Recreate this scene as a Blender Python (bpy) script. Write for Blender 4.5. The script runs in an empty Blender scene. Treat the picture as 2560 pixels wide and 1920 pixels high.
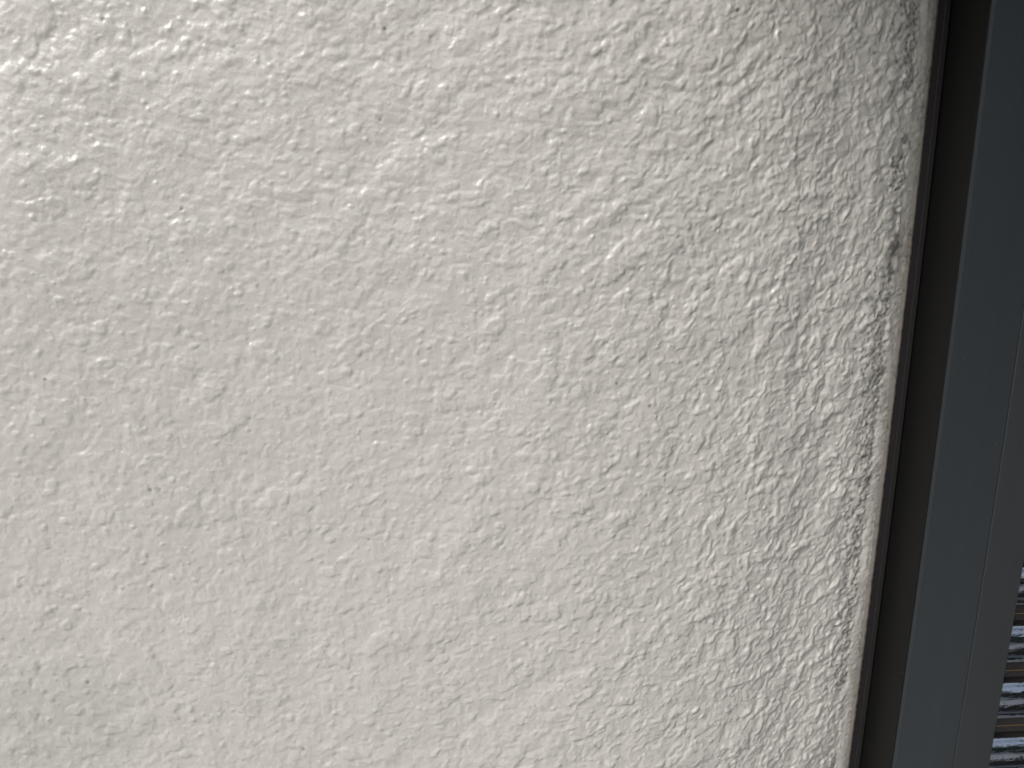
import bpy, math, random
import numpy as np
from mathutils import Matrix, Vector
R = math.radians
sc = bpy.context.scene
col = sc.collection

# ------------------------------------------------------------ camera
CZ = 1.50                                   # camera height above the ground
CAM = Vector((0.0, -0.42, CZ))
yaw, pitch, roll = R(5.016), R(-13.95), R(0.59)
f = Vector((math.sin(yaw)*math.cos(pitch), math.cos(yaw)*math.cos(pitch), math.sin(pitch)))
r = f.cross(Vector((0, 0, 1))).normalized(); u = r.cross(f)
c_, s_ = math.cos(roll), math.sin(roll)
r2, u2 = r*c_ + u*s_, u*c_ - r*s_
cd = bpy.data.cameras.new('camera'); cam = bpy.data.objects.new('camera', cd); col.objects.link(cam)
M = Matrix((r2, u2, -f)).transposed().to_4x4(); M.translation = CAM
cam.matrix_world = M
cd.sensor_width = 36; cd.lens = 36*2217/2560
cd.clip_start = 0.01; cd.clip_end = 500
cd.dof.use_dof = True; cd.dof.focus_distance = 0.45; cd.dof.aperture_fstop = 11
sc.camera = cam

# ------------------------------------------------------------ light
SUN_EL, SUN_AZ = 42, 46                    # azimuth: degrees left of straight out from the wall
w = bpy.data.worlds.new('World'); sc.world = w; w.use_nodes = True
nt = w.node_tree; bg = nt.nodes['Background']
sky = nt.nodes.new('ShaderNodeTexSky'); sky.sky_type = 'NISHITA'; sky.sun_disc = False
sky.sun_elevation = R(SUN_EL); sky.dust_density = 3; sky.air_density = 1.2; sky.ozone_density = 1
sky.sun_rotation = R(180+SUN_AZ)
hs = nt.nodes.new('ShaderNodeHueSaturation'); hs.inputs['Saturation'].default_value = 0.45   # thin overcast
nt.links.new(sky.outputs[0], hs.inputs['Color']); nt.links.new(hs.outputs[0], bg.inputs['Color'])
bg.inputs['Strength'].default_value = 0.088
sd = bpy.data.lights.new('sun', 'SUN'); sun = bpy.data.objects.new('sun', sd); col.objects.link(sun)
sd.energy = 1.2; sd.angle = R(34); sd.color = (1, .985, .96)
d = Vector((-math.sin(R(SUN_AZ))*math.cos(R(SUN_EL)), -math.cos(R(SUN_AZ))*math.cos(R(SUN_EL)), math.sin(R(SUN_EL))))
sun.rotation_euler = d.to_track_quat('Z', 'Y').to_euler()
sc.view_settings.view_transform = 'Standard'; sc.view_settings.look = 'None'
sc.view_settings.gamma = 1; sc.view_settings.use_curve_mapping = False
sc.view_settings.exposure = 0.74
sc.cycles.max_bounces = 6

# ------------------------------------------------------------ helpers
def tag(o, label=None, cat=None, group=None, kind=None):
    if label: o['label'] = label
    if cat: o['category'] = cat
    if group: o['group'] = group
    if kind: o['kind'] = kind
    return o
def empty(name, loc):
    o = bpy.data.objects.new(name, None); col.objects.link(o); o.location = loc; return o
def mesh(name, verts, faces, mats, parent=None, smooth=False, mi=None, bevel=0):
    me = bpy.data.meshes.new(name); me.from_pydata(verts, [], faces); me.validate()
    for m in (mats if isinstance(mats, (list, tuple)) else [mats]): me.materials.append(m)
    if mi: me.polygons.foreach_set('material_index', mi)
    if smooth: me.shade_smooth()
    o = bpy.data.objects.new(name, me); col.objects.link(o)
    if parent:
        o.parent = parent
        pm = parent.matrix_world if parent.parent is None else parent.matrix_world
        o.location = -Vector(WORLD.get(parent.name, (0, 0, 0)))
    WORLD[o.name] = Vector((0, 0, 0))
    if bevel:
        b = o.modifiers.new('bevel', 'BEVEL'); b.width = bevel; b.segments = 2; b.limit_method = 'ANGLE'
    return o
WORLD = {}
def thing(name, loc, *a, **k):
    o = empty(name, loc); WORLD[o.name] = Vector(loc); tag(o, *a, **k); return o
def box(x0, x1, y0, y1, z0, z1, V, F):
    n = len(V)
    V += [(x0,y0,z0),(x1,y0,z0),(x1,y1,z0),(x0,y1,z0),(x0,y0,z1),(x1,y0,z1),(x1,y1,z1),(x0,y1,z1)]
    F += [(n,n+3,n+2,n+1),(n+4,n+5,n+6,n+7),(n,n+1,n+5,n+4),(n+1,n+2,n+6,n+5),(n+2,n+3,n+7,n+6),(n+3,n,n+4,n+7)]
def boxes(name, L, mat, parent=None, bevel=0):
    V, F = [], []
    for b in L: box(*b, V, F)
    return mesh(name, V, F, mat, parent, bevel=bevel)
BOW = 0.0016
def bow(z):                                  # the frame is a hair bowed along its length
    t = (z-(CZ-.13))/.22
    return BOW*(1-min(t*t, 2.0)) - BOW*.3
def extrude(name, prof, z0, z1, mat, parent=None, n=60, closed=True, smooth=False, bevel=0, xb=True):
    """prof: list of (x, y) swept vertically"""
    V, F = [], []; k = len(prof)
    for i in range(n+1):
        z = z0+(z1-z0)*i/n
        for (x, y) in prof: V.append((x+(bow(z) if xb else 0), y, z))
    for i in range(n):
        for j in range(k if closed else k-1):
            a = i*k+j; b = i*k+(j+1) % k; F.append((a, b, b+k, a+k))
    if closed:
        F.append(tuple(range(k-1, -1, -1))); F.append(tuple(n*k+j for j in range(k)))
    return mesh(name, V, F, mat, parent, smooth=smooth, bevel=bevel)

# ------------------------------------------------------------ materials
def mat(name, base, rough=.5, metal=0, spec=.5):
    m = bpy.data.materials.new(name); m.use_nodes = True
    b = m.node_tree.nodes['Principled BSDF']
    b.inputs['Base Color'].default_value = (*base, 1); b.inputs['Roughness'].default_value = rough
    b.inputs['Metallic'].default_value = metal; b.inputs['Specular IOR Level'].default_value = spec
    return m, m.node_tree, b
def noise(nt, scale, detail=3, rough=.5, vec=None, scl=None):
    n = nt.nodes.new('ShaderNodeTexNoise'); n.inputs['Scale'].default_value = scale
    n.inputs['Detail'].default_value = detail; n.inputs['Roughness'].default_value = rough
    g = nt.nodes.new('ShaderNodeNewGeometry'); out = g.outputs['Position']
    if scl:
        mp = nt.nodes.new('ShaderNodeMapping'); mp.inputs['Scale'].default_value = scl
        nt.links.new(out, mp.inputs[0]); out = mp.outputs[0]
    nt.links.new(out, n.inputs['Vector']); return n
def ramp(nt, src, stops):
    r_ = nt.nodes.new('ShaderNodeValToRGB'); e = r_.color_ramp.elements
    while len(e) < len(stops): e.new(.5)
    for k, (p, c) in enumerate(stops): e[k].position = p; e[k].color = (*c, 1) if len(c) == 3 else c
    nt.links.new(src, r_.inputs[0]); return r_
def mix(nt, a, b, fac, mode='MIX'):
    m = nt.nodes.new('ShaderNodeMix'); m.data_type = 'RGBA'; m.blend_type = mode
    for s, v in ((m.inputs[6], a), (m.inputs[7], b), (m.inputs[0], fac)):
        if hasattr(v, 'is_output'): nt.links.new(v, s)
        else: s.default_value = v
    return m.outputs[2]
def bump(nt, b, src, strength, dist, prev=None):
    n = nt.nodes.new('ShaderNodeBump'); n.inputs['Strength'].default_value = strength; n.inputs['Distance'].default_value = dist
    nt.links.new(src, n.inputs['Height'])
    if prev: nt.links.new(prev, n.inputs['Normal'])
    nt.links.new(n.outputs[0], b.inputs['Normal']); return n.outputs[0]

WALLC = (.603, .579, .532)
def wall_mat(name, outer):
    m, nt, b = mat(name, WALLC, .30, 0, .85)
    n1 = noise(nt, 9, 4); v = ramp(nt, n1.outputs[0], [(.3, (.985, .985, .985)), (.7, (1, .998, .996))])
    c = mix(nt, (*WALLC, 1), v.outputs[0], 1.0, 'MULTIPLY')
    if not outer:
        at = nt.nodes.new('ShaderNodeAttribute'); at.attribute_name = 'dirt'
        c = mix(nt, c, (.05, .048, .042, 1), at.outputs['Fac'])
        lw = nt.nodes.new('ShaderNodeAttribute'); lw.attribute_name = 'smudge'
        c = mix(nt, c, (.33, .35, .32, 1), lw.outputs['Fac'])
    nt.links.new(c, b.inputs['Base Color'])
    n4 = noise(nt, 60, 3); rr = ramp(nt, n4.outputs[0], [(.35, (.07,)*3), (.65, (.20,)*3)])
    nt.links.new(rr.outputs[0], b.inputs['Roughness'])
    n2 = noise(nt, 900, 4, .6)
    p = bump(nt, b, n2.outputs[0], .5, .0004)
    if outer:
        n3 = noise(nt, 150, 4, .6); bump(nt, b, n3.outputs[0], 1.0, .0022, p)
    return m
M_WALL = wall_mat('stucco_paint', False); M_WALL2 = wall_mat('stucco_paint_plain', True)
m, nt, b = mat('sealant_paint', (.42, .38, .33), .6)
n = noise(nt, 420, 4, .6); bump(nt, b, n.outputs[0], .6, .0006)
v = ramp(nt, noise(nt, 300, 4, .6).outputs[0], [(.30, (.16, .145, .13)), (.44, (.29, .265, .235)), (.8, (.35, .32, .285))])
nt.links.new(v.outputs[0], b.inputs['Base Color']); M_SEAL = m

def alu(name, base, rough, spec=.5, metal=0, streak=.05):
    m, nt, b = mat(name, base, rough, metal, spec)
    n = noise(nt, 1, 4, .6, scl=(260, 260, 3))
    lo = tuple(x*(1-streak) for x in base); hi = tuple(x*(1+streak) for x in base)
    a = ramp(nt, n.outputs[0], [(.35, lo), (.65, hi)])
    sp = noise(nt, 900, 1, .5)                 # fine dust specks
    dm = ramp(nt, sp.outputs[0], [(.80, (0, 0, 0)), (.83, (1, 1, 1))])
    nt.links.new(mix(nt, a.outputs[0], (.16, .16, .16, 1), dm.outputs[0]), b.inputs['Base Color'])
    n2 = noise(nt, 2600, 2, .6); bump(nt, b, n2.outputs[0], .12, .0001)
    return m
M_BROWN = alu('bronze_aluminium', (.0062, .0062, .0060), .5, .2)
M_FLANGE = alu('bronze_flange', (.020, .0175, .0185), .5, .3)
M_RAIL = alu('rail_sky_tint', (.025, .031, .036), .42, .6)  # bluish sky reflection of the rail front put into the base colour
M_RAILB = alu('rail_sky_tint_grey', (.031, .034, .036), .5, .5)  # same painted sky reflection, greyer beyond the fold
M_BLACK, _, _ = mat('rubber_black', (.008, .008, .01), .7)
M_SLATF = alu('slat_flat', (.028, .024, .024), .35, .5)
m, nt, b = mat('slat_gloss', (.38, .42, .50), .13, 1.0)
n = noise(nt, 1, 3, .6, scl=(90, 90, 230)); bump(nt, b, n.outputs[0], .2, .0022)
M_SLATG = m
M_GLINT, _, _ = mat('slat_glint', (.55, .38, .16), .3, 1.0)  # golden highlight line on the slats, given as a metal colour

# ------------------------------------------------------------ ground and things facing the wall
m, nt, b = mat('concrete', (.36, .36, .34), .85)
v = ramp(nt, noise(nt, 3, 6, .6).outputs[0], [(.3, (.28, .28, .27)), (.7, (.42, .41, .39))]); nt.links.new(v.outputs[0], b.inputs['Base Color'])
bump(nt, b, noise(nt, 80, 4).outputs[0], .4, .003)
g = mesh('ground', [(-60, -60, 0), (60, -60, 0), (60, 60, 0), (-60, 60, 0)], [(0, 1, 2, 3)], m); tag(g, kind='structure')

# ------------------------------------------------------------ stucco wall
XE = 0.2302                                  # where the stucco stops at the frame
WZ0, WZ1 = .0, 2.75
STEP = .00045
hx0, hx1, hz0, hz1 = -.60, XE, CZ-.75, CZ+.42
NX, NZ = int((hx1-hx0)/STEP)+1, int((hz1-hz0)/STEP)+1
rng = np.random.default_rng(7)
def vnoise(nx, nz, cell, seed):
    """smooth value noise on the height grid, cell size in grid steps"""
    g_ = np.random.default_rng(seed)
    cx = cz = None
    cx, cz = (cell if isinstance(cell, tuple) else (cell, cell))
    gx, gz = int(nx/cx)+3, int(nz/cz)+3
    G = g_.standard_normal((gx, gz)).astype(np.float32)
    X = np.arange(nx)/cx; Z = np.arange(nz)/cz
    i = X.astype(int); fx = (X-i); fx = fx*fx*(3-2*fx)
    j = Z.astype(int); fz = (Z-j); fz = fz*fz*(3-2*fz)
    A = G[i]*(1-fx)[:, None] + G[i+1]*fx[:, None]
    return (A[:, j]*(1-fz)[None] + A[:, j+1]*fz[None]).astype(np.float32)
H = np.zeros((NX, NZ), np.float32)           # metres out of the wall
W1 = vnoise(NX, NZ, 9, 11)*.5 + vnoise(NX, NZ, 2.4, 16)*.2 + vnoise(NX, NZ, 4.3, 12)*.28 + vnoise(NX, NZ, 20, 13)*.5
W2 = vnoise(NX, NZ, 7, 14)*.5 + vnoise(NX, NZ, 3.1, 15)*.3
def stamp(cx, cz, rad, hgt, asp, ang, edge, wob):
    rr = rad*asp*1.5
    i0, i1 = max(0, int((cx-rr-hx0)/STEP)), min(NX, int((cx+rr-hx0)/STEP)+1)
    j0, j1 = max(0, int((cz-rr-hz0)/STEP)), min(NZ, int((cz+rr-hz0)/STEP)+1)
    if i1-i0 < 2 or j1-j0 < 2: return
    X = (hx0+np.arange(i0, i1)*STEP-cx)[:, None]; Z = (hz0+np.arange(j0, j1)*STEP-cz)[None]
    ca, sa = math.cos(ang), math.sin(ang)
    a = (X*ca+Z*sa)/(rad*asp); b_ = (-X*sa+Z*ca)/rad
    q = np.sqrt(a*a+b_*b_) + wob*W1[i0:i1, j0:j1]
    t = np.clip((1-q)/edge, 0, 1); t = t*t*(3-2*t)
    sub = H[i0:i1, j0:j1]
    base = sub[min(sub.shape[0]-1, sub.shape[0]//2), sub.shape[1]//2]
    np.maximum(sub, sub*(1-t) + t*(base*.55+hgt*(.9+.10*W2[i0:i1, j0:j1])), out=sub)
def orient(x):                               # the trowel and spray direction fans out across the wall
    k = (x+.25)/.48
    return R(-34 + 90*min(max(k, -.2), 1.1)**1.3) if k > 0 else R(-34)
area = (hx1-hx0)*(hz1-hz0)
def scatter(n, rlo, rhi, hlo, hhi, edge, wob, asp=(1, 1.6), keep=None):
    for _ in range(n):
        x = rng.uniform(hx0, hx1); z = rng.uniform(hz0, hz1)
        if keep and rng.random() > keep(x, z): continue
        t = rng.random()**2
        rad = rlo+(rhi-rlo)*t
        stamp(x, z, rad, rng.uniform(hlo, hhi), rng.uniform(*asp), orient(x)+rng.normal(0, .45), edge, wob)
rightness = lambda x: min(max((x-.02)/.2, 0), 1)
scatter(700, .005, .016, .0004, .0009, .35, .22, (1, 2.0))
scatter(3600, .002, .006, .0004, .0011, .45, .30, (1, 2.2))
scatter(16000, .0010, .0026, .0004, .0011, .8, .30, (1, 1.7))
scatter(18000, .0007, .0014, .0004, .0009, 1.0, .25, (1, 1.4))
# trowel-flattened render: noise stretched along the fanning direction, tops pressed flat, crevices left open
def gn(U, V, seed):
    G = np.random.default_rng(seed).standard_normal((512, 512)).astype(np.float32)
    i = np.floor(U).astype(np.int32); j = np.floor(V).astype(np.int32); fu = U-i; fv = V-j
    fu = fu*fu*(3-2*fu); fv = fv*fv*(3-2*fv); i &= 511; j &= 511; i2 = (i+1) & 511; j2 = (j+1) & 511
    return (G[i, j]*(1-fu)+G[i2, j]*fu)*(1-fv)+(G[i, j2]*(1-fu)+G[i2, j2]*fu)*fv
gx = (hx0+np.arange(NX)*STEP)[:, None].astype(np.float32); gz = (np.arange(NZ)*STEP)[None].astype(np.float32)
gx = gx+vnoise(NX, NZ, 14, 51)*.0012+vnoise(NX, NZ, 5, 52)*.0005; gz = gz+vnoise(NX, NZ, 14, 53)*.0012+vnoise(NX, NZ, 5, 54)*.0005
xq = hx0+np.arange(NX)*STEP
CEN = ((-.16, -36), (.02, 8), (.20, 62))
WN = np.sqrt(sum(np.where((xq < e0) & (e0 < -.1), 1.0, np.exp(-((xq-e0)/.085)**2))**2 for e0, _ in CEN))
def field(octs, seed, aniso=1.35):
    out = np.zeros((NX, NZ), np.float32)
    for c0, ang_ in CEN:
        wt = np.where((xq < c0) & (c0 < -.1), 1.0, np.exp(-((xq-c0)/.085)**2))
        wt = (wt/WN)[:, None].astype(np.float32)
        ca, sa = math.cos(R(ang_)), math.sin(R(ang_)); UU = gx*ca+gz*sa+3; VV = -gx*sa+gz*ca+3
        for k_, (l_, am_) in enumerate(octs): out += wt*am_*gn(UU/(l_*aniso), VV/l_, seed+k_+int(ang_+50)*7)
    return out
def step(F, t, w_): q = np.clip((F-t)/w_*.5+.5, 0, 1); return q*q*(3-2*q)
right = np.clip((xq+.02)/.20, 0, 1)[:, None].astype(np.float32)
FA = field(((.0085, .75), (.0042, .45), (.0022, .28), (.0012, .16)), 60)
FB = field(((.0045, .75), (.0023, .45), (.0012, .26)), 160)
FC = field(((.0025, .75), (.0014, .5), (.0009, .22)), 260)
# splats of render with ragged steep rims: broad ones, smaller ones on top, then grains
bil = lambda F: np.sqrt(F*F+.02)-.14           # rounded lumps parted by narrow creases
B1 = field(((.0075, .8), (.0030, .22)), 460, 1.25); B2 = field(((.0040, .8), (.0018, .2)), 560, 1.2); B3 = field(((.0023, .8),), 660, 1.1)
L = .00020*step(FA, -.2, .30) + .00018*step(FB, .3, .34)
L += .00034*np.minimum(bil(B1), 1.0) + .00030*np.minimum(bil(B2), .9) + (.00012+.00012*right)*np.minimum(bil(B3), .8)
grain = step(field(((.020, .8), (.010, .4)), 360), .0, 1.2)*.75+.25
L += (.00020*step(FC, .25, .9)*(grain*(1-right)+right))
L += .00008*np.clip(FA, -1.5, 1) + .00006*FB + right*.00006*FC
H = H*.62 + L*(.80+.35*right)
def blur(A, n):
    for _ in range(n):
        A[1:-1] = (A[:-2]+2*A[1:-1]+A[2:])/4; A[:, 1:-1] = (A[:, :-2]+2*A[:, 1:-1]+A[:, 2:])/4
    return A

xs_ = hx0+np.arange(NX)*STEP
amp = .62 + .32*np.clip((xs_+.02)/.2, 0, 1)
H *= amp[:, None]
H += .00005*vnoise(NX, NZ, 5, 21) + .00020*vnoise(NX, NZ, 36, 22) + .0003*vnoise(NX, NZ, (80, 130), 23) + .0007*vnoise(NX, NZ, (230, 320), 24)
# a shallow trough runs down beside the window, then the render feathers out to the joint
# the render swells away from the window and dips down to the joint
k_ = np.clip((xs_-.04)/(XE-.04), 0, 1); BULGE = (.037*(1-k_**2)).astype(np.float32)
tr = np.exp(-((xs_-.185)/.018)**2); H -= (.0012*tr)[:, None]
fl = np.clip((XE-.0030-xs_)/.006, 0, 1); fl = fl*fl*(3-2*fl)
H = H*fl[:, None] + .0008*(1-fl)[:, None] + (1-fl)[:, None]*.00012*vnoise(NX, NZ, 3, 31)
# outer border of the relief eases to the flat wall
H += BULGE[:, None]
bx = np.clip((xs_-hx0)/.25, 0, 1)[:, None]; zs_ = hz0+np.arange(NZ)*STEP
bz = (np.clip((zs_-hz0)/.2, 0, 1)*np.clip((hz1-zs_)/.2, 0, 1))[None]
bx = bx*bx*(3-2*bx); bz = bz*bz*(3-2*bz)
H *= bx*bz
D = np.zeros((NX, NZ), np.float32); S = np.zeros((NX, NZ), np.float32)
def speck(x, z, rad, v_, sharp=2.0):
    n_ = int(rad*3/STEP)+1; i = int((x-hx0)/STEP); j = int((z-hz0)/STEP)
    i0, i1, j0, j1 = max(0, i-n_), min(NX, i+n_+1), max(0, j-n_), min(NZ, j+n_+1)
    if i1 <= i0 or j1 <= j0: return
    X = (np.arange(i0, i1)-i)[:, None]*STEP; Z = (np.arange(j0, j1)-j)[None]*STEP
    k = v_*np.exp(-((X*X+Z*Z)/rad**2)**(sharp/2)); D[i0:i1, j0:j1] = np.maximum(D[i0:i1, j0:j1], k)
    H[i0:i1, j0:j1] -= k*.0006
for _ in range(150): speck(rng.uniform(hx0, hx1), rng.uniform(hz0, hz1), rng.uniform(.0004, .0008), rng.uniform(.6, 1))
for _ in range(3200):                          # grime caught in the pits along the joint
    z = rng.uniform(hz0, hz1)
    if vnoise_ok := (math.sin(z*41)+math.sin(z*97+1)+math.sin(z*23+2) > -1.2):
        speck(XE-.0075-abs(rng.normal(0, .006)), z, rng.uniform(.0004, .0011), rng.uniform(.25, .9))
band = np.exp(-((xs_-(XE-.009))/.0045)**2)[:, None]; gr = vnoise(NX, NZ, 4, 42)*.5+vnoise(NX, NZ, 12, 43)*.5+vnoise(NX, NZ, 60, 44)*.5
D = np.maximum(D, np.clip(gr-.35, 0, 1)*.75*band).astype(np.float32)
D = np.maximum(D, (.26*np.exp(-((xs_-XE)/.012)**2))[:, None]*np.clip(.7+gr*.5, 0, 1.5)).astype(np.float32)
for (px, pz, rad, v_) in ((-.168, CZ-.255, .024, .38), (-.160, CZ-.266, .012, .42), (-.186, CZ-.262, .036, .32)):
    X = (xs_-px)[:, None]; Z = (zs_-pz)[None]
    S = np.maximum(S, v_*np.exp(-(X*X*.8+Z*Z)/rad**2))
S *= np.clip(.8+.35*vnoise(NX, NZ, 8, 41), 0, 1.4)

def axis(lo, hi, flo, fhi, vlo, vhi, fine=.00045, mid=.0018, coarse=.06):
    a = [lo]
    while a[-1] < hi-1e-6:
        x = a[-1]; s = fine if vlo <= x < vhi else mid if flo-1e-6 <= x < fhi else coarse
        nx_ = x+s
        for e in (flo, vlo, vhi, fhi, hi):
            if x < e-1e-6 < nx_: nx_ = e
        if hi-nx_ < s*.3: nx_ = hi
        a.append(nx_)
    return np.array(a)
AX = axis(-2.6, XE, hx0, hx1, -.27, XE); AZ = axis(WZ0, WZ1, hz0, hz1, CZ-.375, CZ+.115)
def sample(A):
    fx = np.clip((AX-hx0)/STEP, 0, NX-1.001); fz = np.clip((AZ-hz0)/STEP, 0, NZ-1.001)
    i = fx.astype(int); j = fz.astype(int); tx = (fx-i)[:, None]; tz = (fz-j)[None]
    v_ = (A[i][:, j]*(1-tx)*(1-tz)+A[i+1][:, j]*tx*(1-tz)+A[i][:, j+1]*(1-tx)*tz+A[i+1][:, j+1]*tx*tz)
    ins = ((AX >= hx0-1e-6))[:, None] & ((AZ >= hz0-1e-6) & (AZ <= hz1+1e-6))[None]
    return np.where(ins, v_, 0)
h = sample(H); nx, nz = h.shape
XX, ZZ = np.meshgrid(AX, AZ, indexing='ij')
bz_ = (ZZ-(CZ-.13))/.22; bw = BOW*(1-np.minimum(bz_**2, 2.0))-BOW*.3
XX = XX + bw*np.clip((XX-.1)/.13, 0, 1)**2
co = np.stack([XX, -h, ZZ], -1).reshape(-1, 3).astype(np.float32)
# borders for the rest of the facade go into the same mesh
extra = np.array([], np.float32)
me = bpy.data.meshes.new('house_wall')
I = (np.arange(nx-1)[:, None]*nz+np.arange(nz-1)[None]).reshape(-1)
Q = np.stack([I, I+nz, I+nz+1, I+1], -1).reshape(-1).astype(np.int32)
me.vertices.add(len(co)); me.vertices.foreach_set('co', co.reshape(-1))
me.loops.add(len(Q)); me.loops.foreach_set('vertex_index', Q)
nf = len(Q)//4; me.polygons.add(nf); me.polygons.foreach_set('loop_start', np.arange(nf, dtype=np.int32)*4)
me.update(calc_edges=True)
me.polygons.foreach_set('use_smooth', np.ones(nf, bool))
# coarse cells take the material whose grain is bump only
cxm = ((AX[:-1] < hx0-1e-6)[:, None] | ((AZ[:-1] < hz0-1e-6) | (AZ[:-1] >= hz1-1e-6))[None])
me.materials.append(M_WALL); me.materials.append(M_WALL2)
me.polygons.foreach_set('material_index', cxm.astype(np.int32).reshape(-1))
for nm, A in (('dirt', D), ('smudge', S)):
    at = me.attributes.new(nm, 'FLOAT', 'POINT'); at.data.foreach_set('value', sample(A).astype(np.float32).reshape(-1))
print('wall verts', len(co), 'h mean', float(h.mean()), 'std', float(h.std()))
OX1, OZ0, OZ1 = .50, CZ-.95, CZ+.25         # window opening
wall = thing('house_wall', (0, 0, 0), 'cream painted wall with rough lumpy glossy stucco beside the dark window frame', 'wall')
wo = bpy.data.objects.new('stucco_face', me); col.objects.link(wo); wo.parent = wall
boxes('wall_core', [(-2.6, XE, .004, .16, WZ0, WZ1), (XE, OX1, .0, .16, WZ0, OZ0), (XE, OX1, .0, .16, OZ1, WZ1), (OX1, 3.2, .0, .16, WZ0, WZ1)], M_WALL2, wall)
# smooth painted sealant bead between stucco and frame, with a slightly toothed edge
V, F = [], []; nzs = 1600; zz = np.linspace(OZ0, OZ1, nzs); r5 = np.random.default_rng(5)
tooth = np.convolve(r5.normal(0, 1, nzs+8), np.ones(3)/3, 'same')[4:-4]*.00016
for k, z in enumerate(zz):
    e = bow(z)
    V += [(XE-.0034+e, -.0016, z), (XE+.0004+e, -.0012, z), (XE+.0018+tooth[k]+e, -.0006, z), (XE+.0020+tooth[k]+e, .002, z)]
for k in range(nzs-1):
    for j in range(3): a = k*4+j; F.append((a, a+1, a+5, a+4))
mesh('sealant_joint', V, F, M_SEAL, wall, smooth=True)

# ------------------------------------------------------------ shutter window
win = thing('shutter_window', (XE, 0, OZ0), 'dark bronze aluminium window frame with guide rail coloured with a painted sky reflection and slatted roller shutter beside the cream wall', 'window')
X0 = XE+.0018
fr = extrude('frame_flange', [(X0-.001, .03), (X0-.001, .0003), (X0+.0005, -.0002), (X0+.0034, -.0002), (X0+.0037, -.0008), (X0+.0058, -.0008), (X0+.0060, .03)], OZ0, OZ1, M_FLANGE, win)
extrude('gasket', [(X0+.0060, .03), (X0+.0060, .002), (X0+.0075, .002), (X0+.0075, .03)], OZ0, OZ1, M_BLACK, win)
RX0, RX1, RY = XE+.0088, XE+.0645, -.030
FX = RX0+.034
rail = extrude('guide_rail', [(RX0-.0002, .03), (RX0-.0002, RY+.0006), (RX0-.0002+.0001, RY+.0002), (RX0+.0004, RY), (RX0+.0004, .03)], OZ0, OZ1, M_BROWN, win)
extrude('rail_face', [(RX0+.0004, .03), (RX0+.0004, RY-.0001), (RX0+.002, RY-.0005), (FX-.0003, RY-.0007), (FX, RY-.0005), (FX, .03)], OZ0, OZ1, M_RAIL, rail)
extrude('rail_cover', [(FX+.0002, .03), (FX+.0002, RY-.0006), (FX+.0006, RY-.0008), (RX1-.001, RY-.0001), (RX1, RY+.0010), (RX1, RY+.0120), (RX1-.004, RY+.0120), (RX1-.004, .03)], OZ0, OZ1, M_RAILB, rail)
extrude('guide_rail', [(OX1-.055, .03), (OX1-.055, RY), (OX1, RY), (OX1, .03)], OZ0, OZ1, M_RAIL, win, xb=False)
boxes('sill', [(XE, OX1, -.045, -.002, OZ0-.035, OZ0-.001)], M_BROWN, win, bevel=.002)
# slats, each pressed from one sheet: a bulged glossy band over a flat hinge strip with a thin golden highlight painted on
PIT = .0345; SY = -.0125
def slat(zt):
    P = []                                    # (y, z) from top down, material
    bz0, bz1 = 0.0, -.0195
    P.append((SY+.003, .0004, 1)); P.append((SY-.0008, 0.0002, 1))
    n_ = 16
    for k in range(n_+1):
        t = k/n_; a = (t-.5)*2
        P.append((SY-.0008-.0036*(1-a*a)**.75, -.0003-.0188*t, 0))
    P += [(SY-.0007, -.0193, 0), (SY-.0029, -.0206, 0), (SY-.0016, -.0211, 1), (SY+.0022, -.0214, 1), (SY+.0024, -.0218, 1),
          (SY+.0002, -.0226, 1), (SY+.0002, -.0268, 1), (SY-.0003, -.0271, 2), (SY-.0003, -.0275, 1), (SY+.0006, -.0278, 1), (SY+.0006, -.0318, 1), (SY+.003, -.0326, 1), (SY+.003, -.0341, 1)]
    V, F, mi = [], [], []
    xa, xb_ = RX1-.012, OX1-.05
    for (y, z, _m) in P: V += [(xa, y, zt+z), (xb_, y, zt+z)]
    for k in range(len(P)-1): F.append((2*k, 2*k+2, 2*k+3, 2*k+1)); mi.append(P[k][2])
    return V, F, mi
zt0 = CZ-.2385
zref = zt0
V, F, mi = slat(0)
base = None
nslat_up = int((OZ1-zref)/PIT); nslat_dn = int((zref-OZ0)/PIT)
random.seed(3)
for k in range(-nslat_dn, nslat_up+1):
    z = zref+k*PIT
    if base is None:
        base = mesh('slat', V, F, [M_SLATG, M_SLATF, M_GLINT], win, mi=mi); o = base
        p0 = o.location.copy()
        sm = [m_ == 0 for m_ in mi]; base.data.polygons.foreach_set('use_smooth', sm)
    else:
        o = base.copy(); col.objects.link(o); o.parent = win
    o.location = p0+Vector((0, random.uniform(-.0003, .0003), z)); o.name = 'slat'
boxes('backing_panel', [(RX1-.02, OX1-.04, .0, .02, OZ0, OZ1)], M_BLACK, win)

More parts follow.
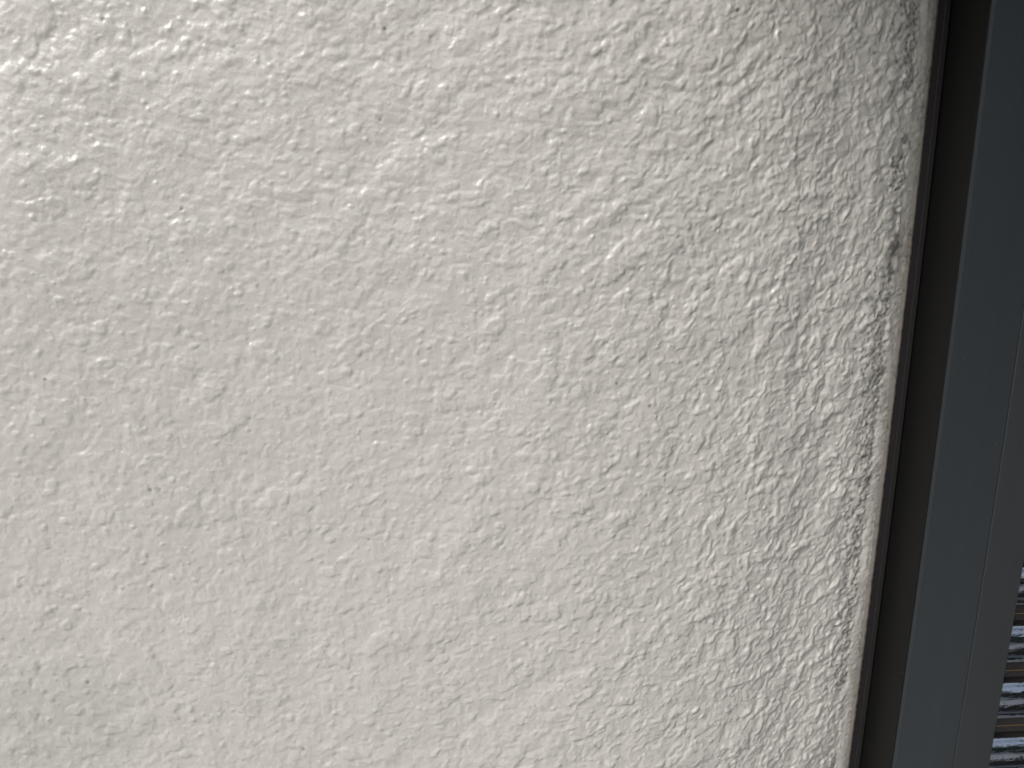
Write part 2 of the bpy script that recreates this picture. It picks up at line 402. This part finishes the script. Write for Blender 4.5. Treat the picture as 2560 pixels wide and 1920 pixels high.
# unseen canopy box, added to shade the upper wall and rail
hb = thing('added_canopy', (XE, 0, OZ1), 'added unseen dark bronze box that shades the wall and rail from above', 'canopy')
boxes('added_canopy_case', [(XE-.14, OX1+.06, -.26, -.002, OZ1-.07, OZ1+.16)], M_BROWN, hb, bevel=.004)
boxes('added_canopy_cap', [(XE-.146, XE-.1402, -.256, -.002, OZ1-.066, OZ1+.156)], M_FLANGE, hb, bevel=.002)

# unseen upright panel, added to block light from the right
lf = thing('added_shade_panel', (OX1+.03, 0, OZ0), 'added unseen dark panel at right angles to the wall, blocking light from the right', 'shutter')
boxes('shade_panel_core', [(OX1+.015, OX1+.04, -.20, -.05, OZ0-.3, OZ1+.5)], M_BROWN, lf, bevel=.002)
boxes('shade_panel_frame', [(OX1+.008, OX1+.047, -.23, -.201, OZ0-.33, OZ1+.53), (OX1+.008, OX1+.047, -.049, -.002, OZ0-.33, OZ1+.53)], M_FLANGE, lf, bevel=.002)

# ------------------------------------------------------------ hedge out of view, added for the slats to reflect
m, nt, b = mat('hedge_leaf', (.045, .07, .035), .5)
v = ramp(nt, noise(nt, 4, 3).outputs[0], [(.3, (.03, .05, .025)), (.7, (.07, .10, .05))]); nt.links.new(v.outputs[0], b.inputs['Base Color'])
r6 = np.random.default_rng(6); N = 26000
P = np.stack([r6.uniform(-7, 9, N), -4.6+r6.uniform(-.5, .5, N), r6.uniform(.02, 1, N)], -1)
P[:, 2] *= 2.1+.35*np.sin(P[:, 0]*1.7)+.2*np.sin(P[:, 0]*4.3+1)
a1 = r6.normal(size=(N, 3)); a1 /= np.linalg.norm(a1, axis=1)[:, None]
a2 = np.cross(a1, r6.normal(size=(N, 3))); a2 /= np.linalg.norm(a2, axis=1)[:, None]
s = r6.uniform(.05, .11, N)[:, None]
V = np.stack([P-a1*s, P+a2*s*.55, P+a1*s, P-a2*s*.55], 1).reshape(-1, 3)
F = np.arange(N*4).reshape(-1, 4)
hg = mesh('added_hedge', V.tolist(), F.tolist(), m); tag(hg, 'unseen dark green hedge across the yard from the house', 'added_hedge')
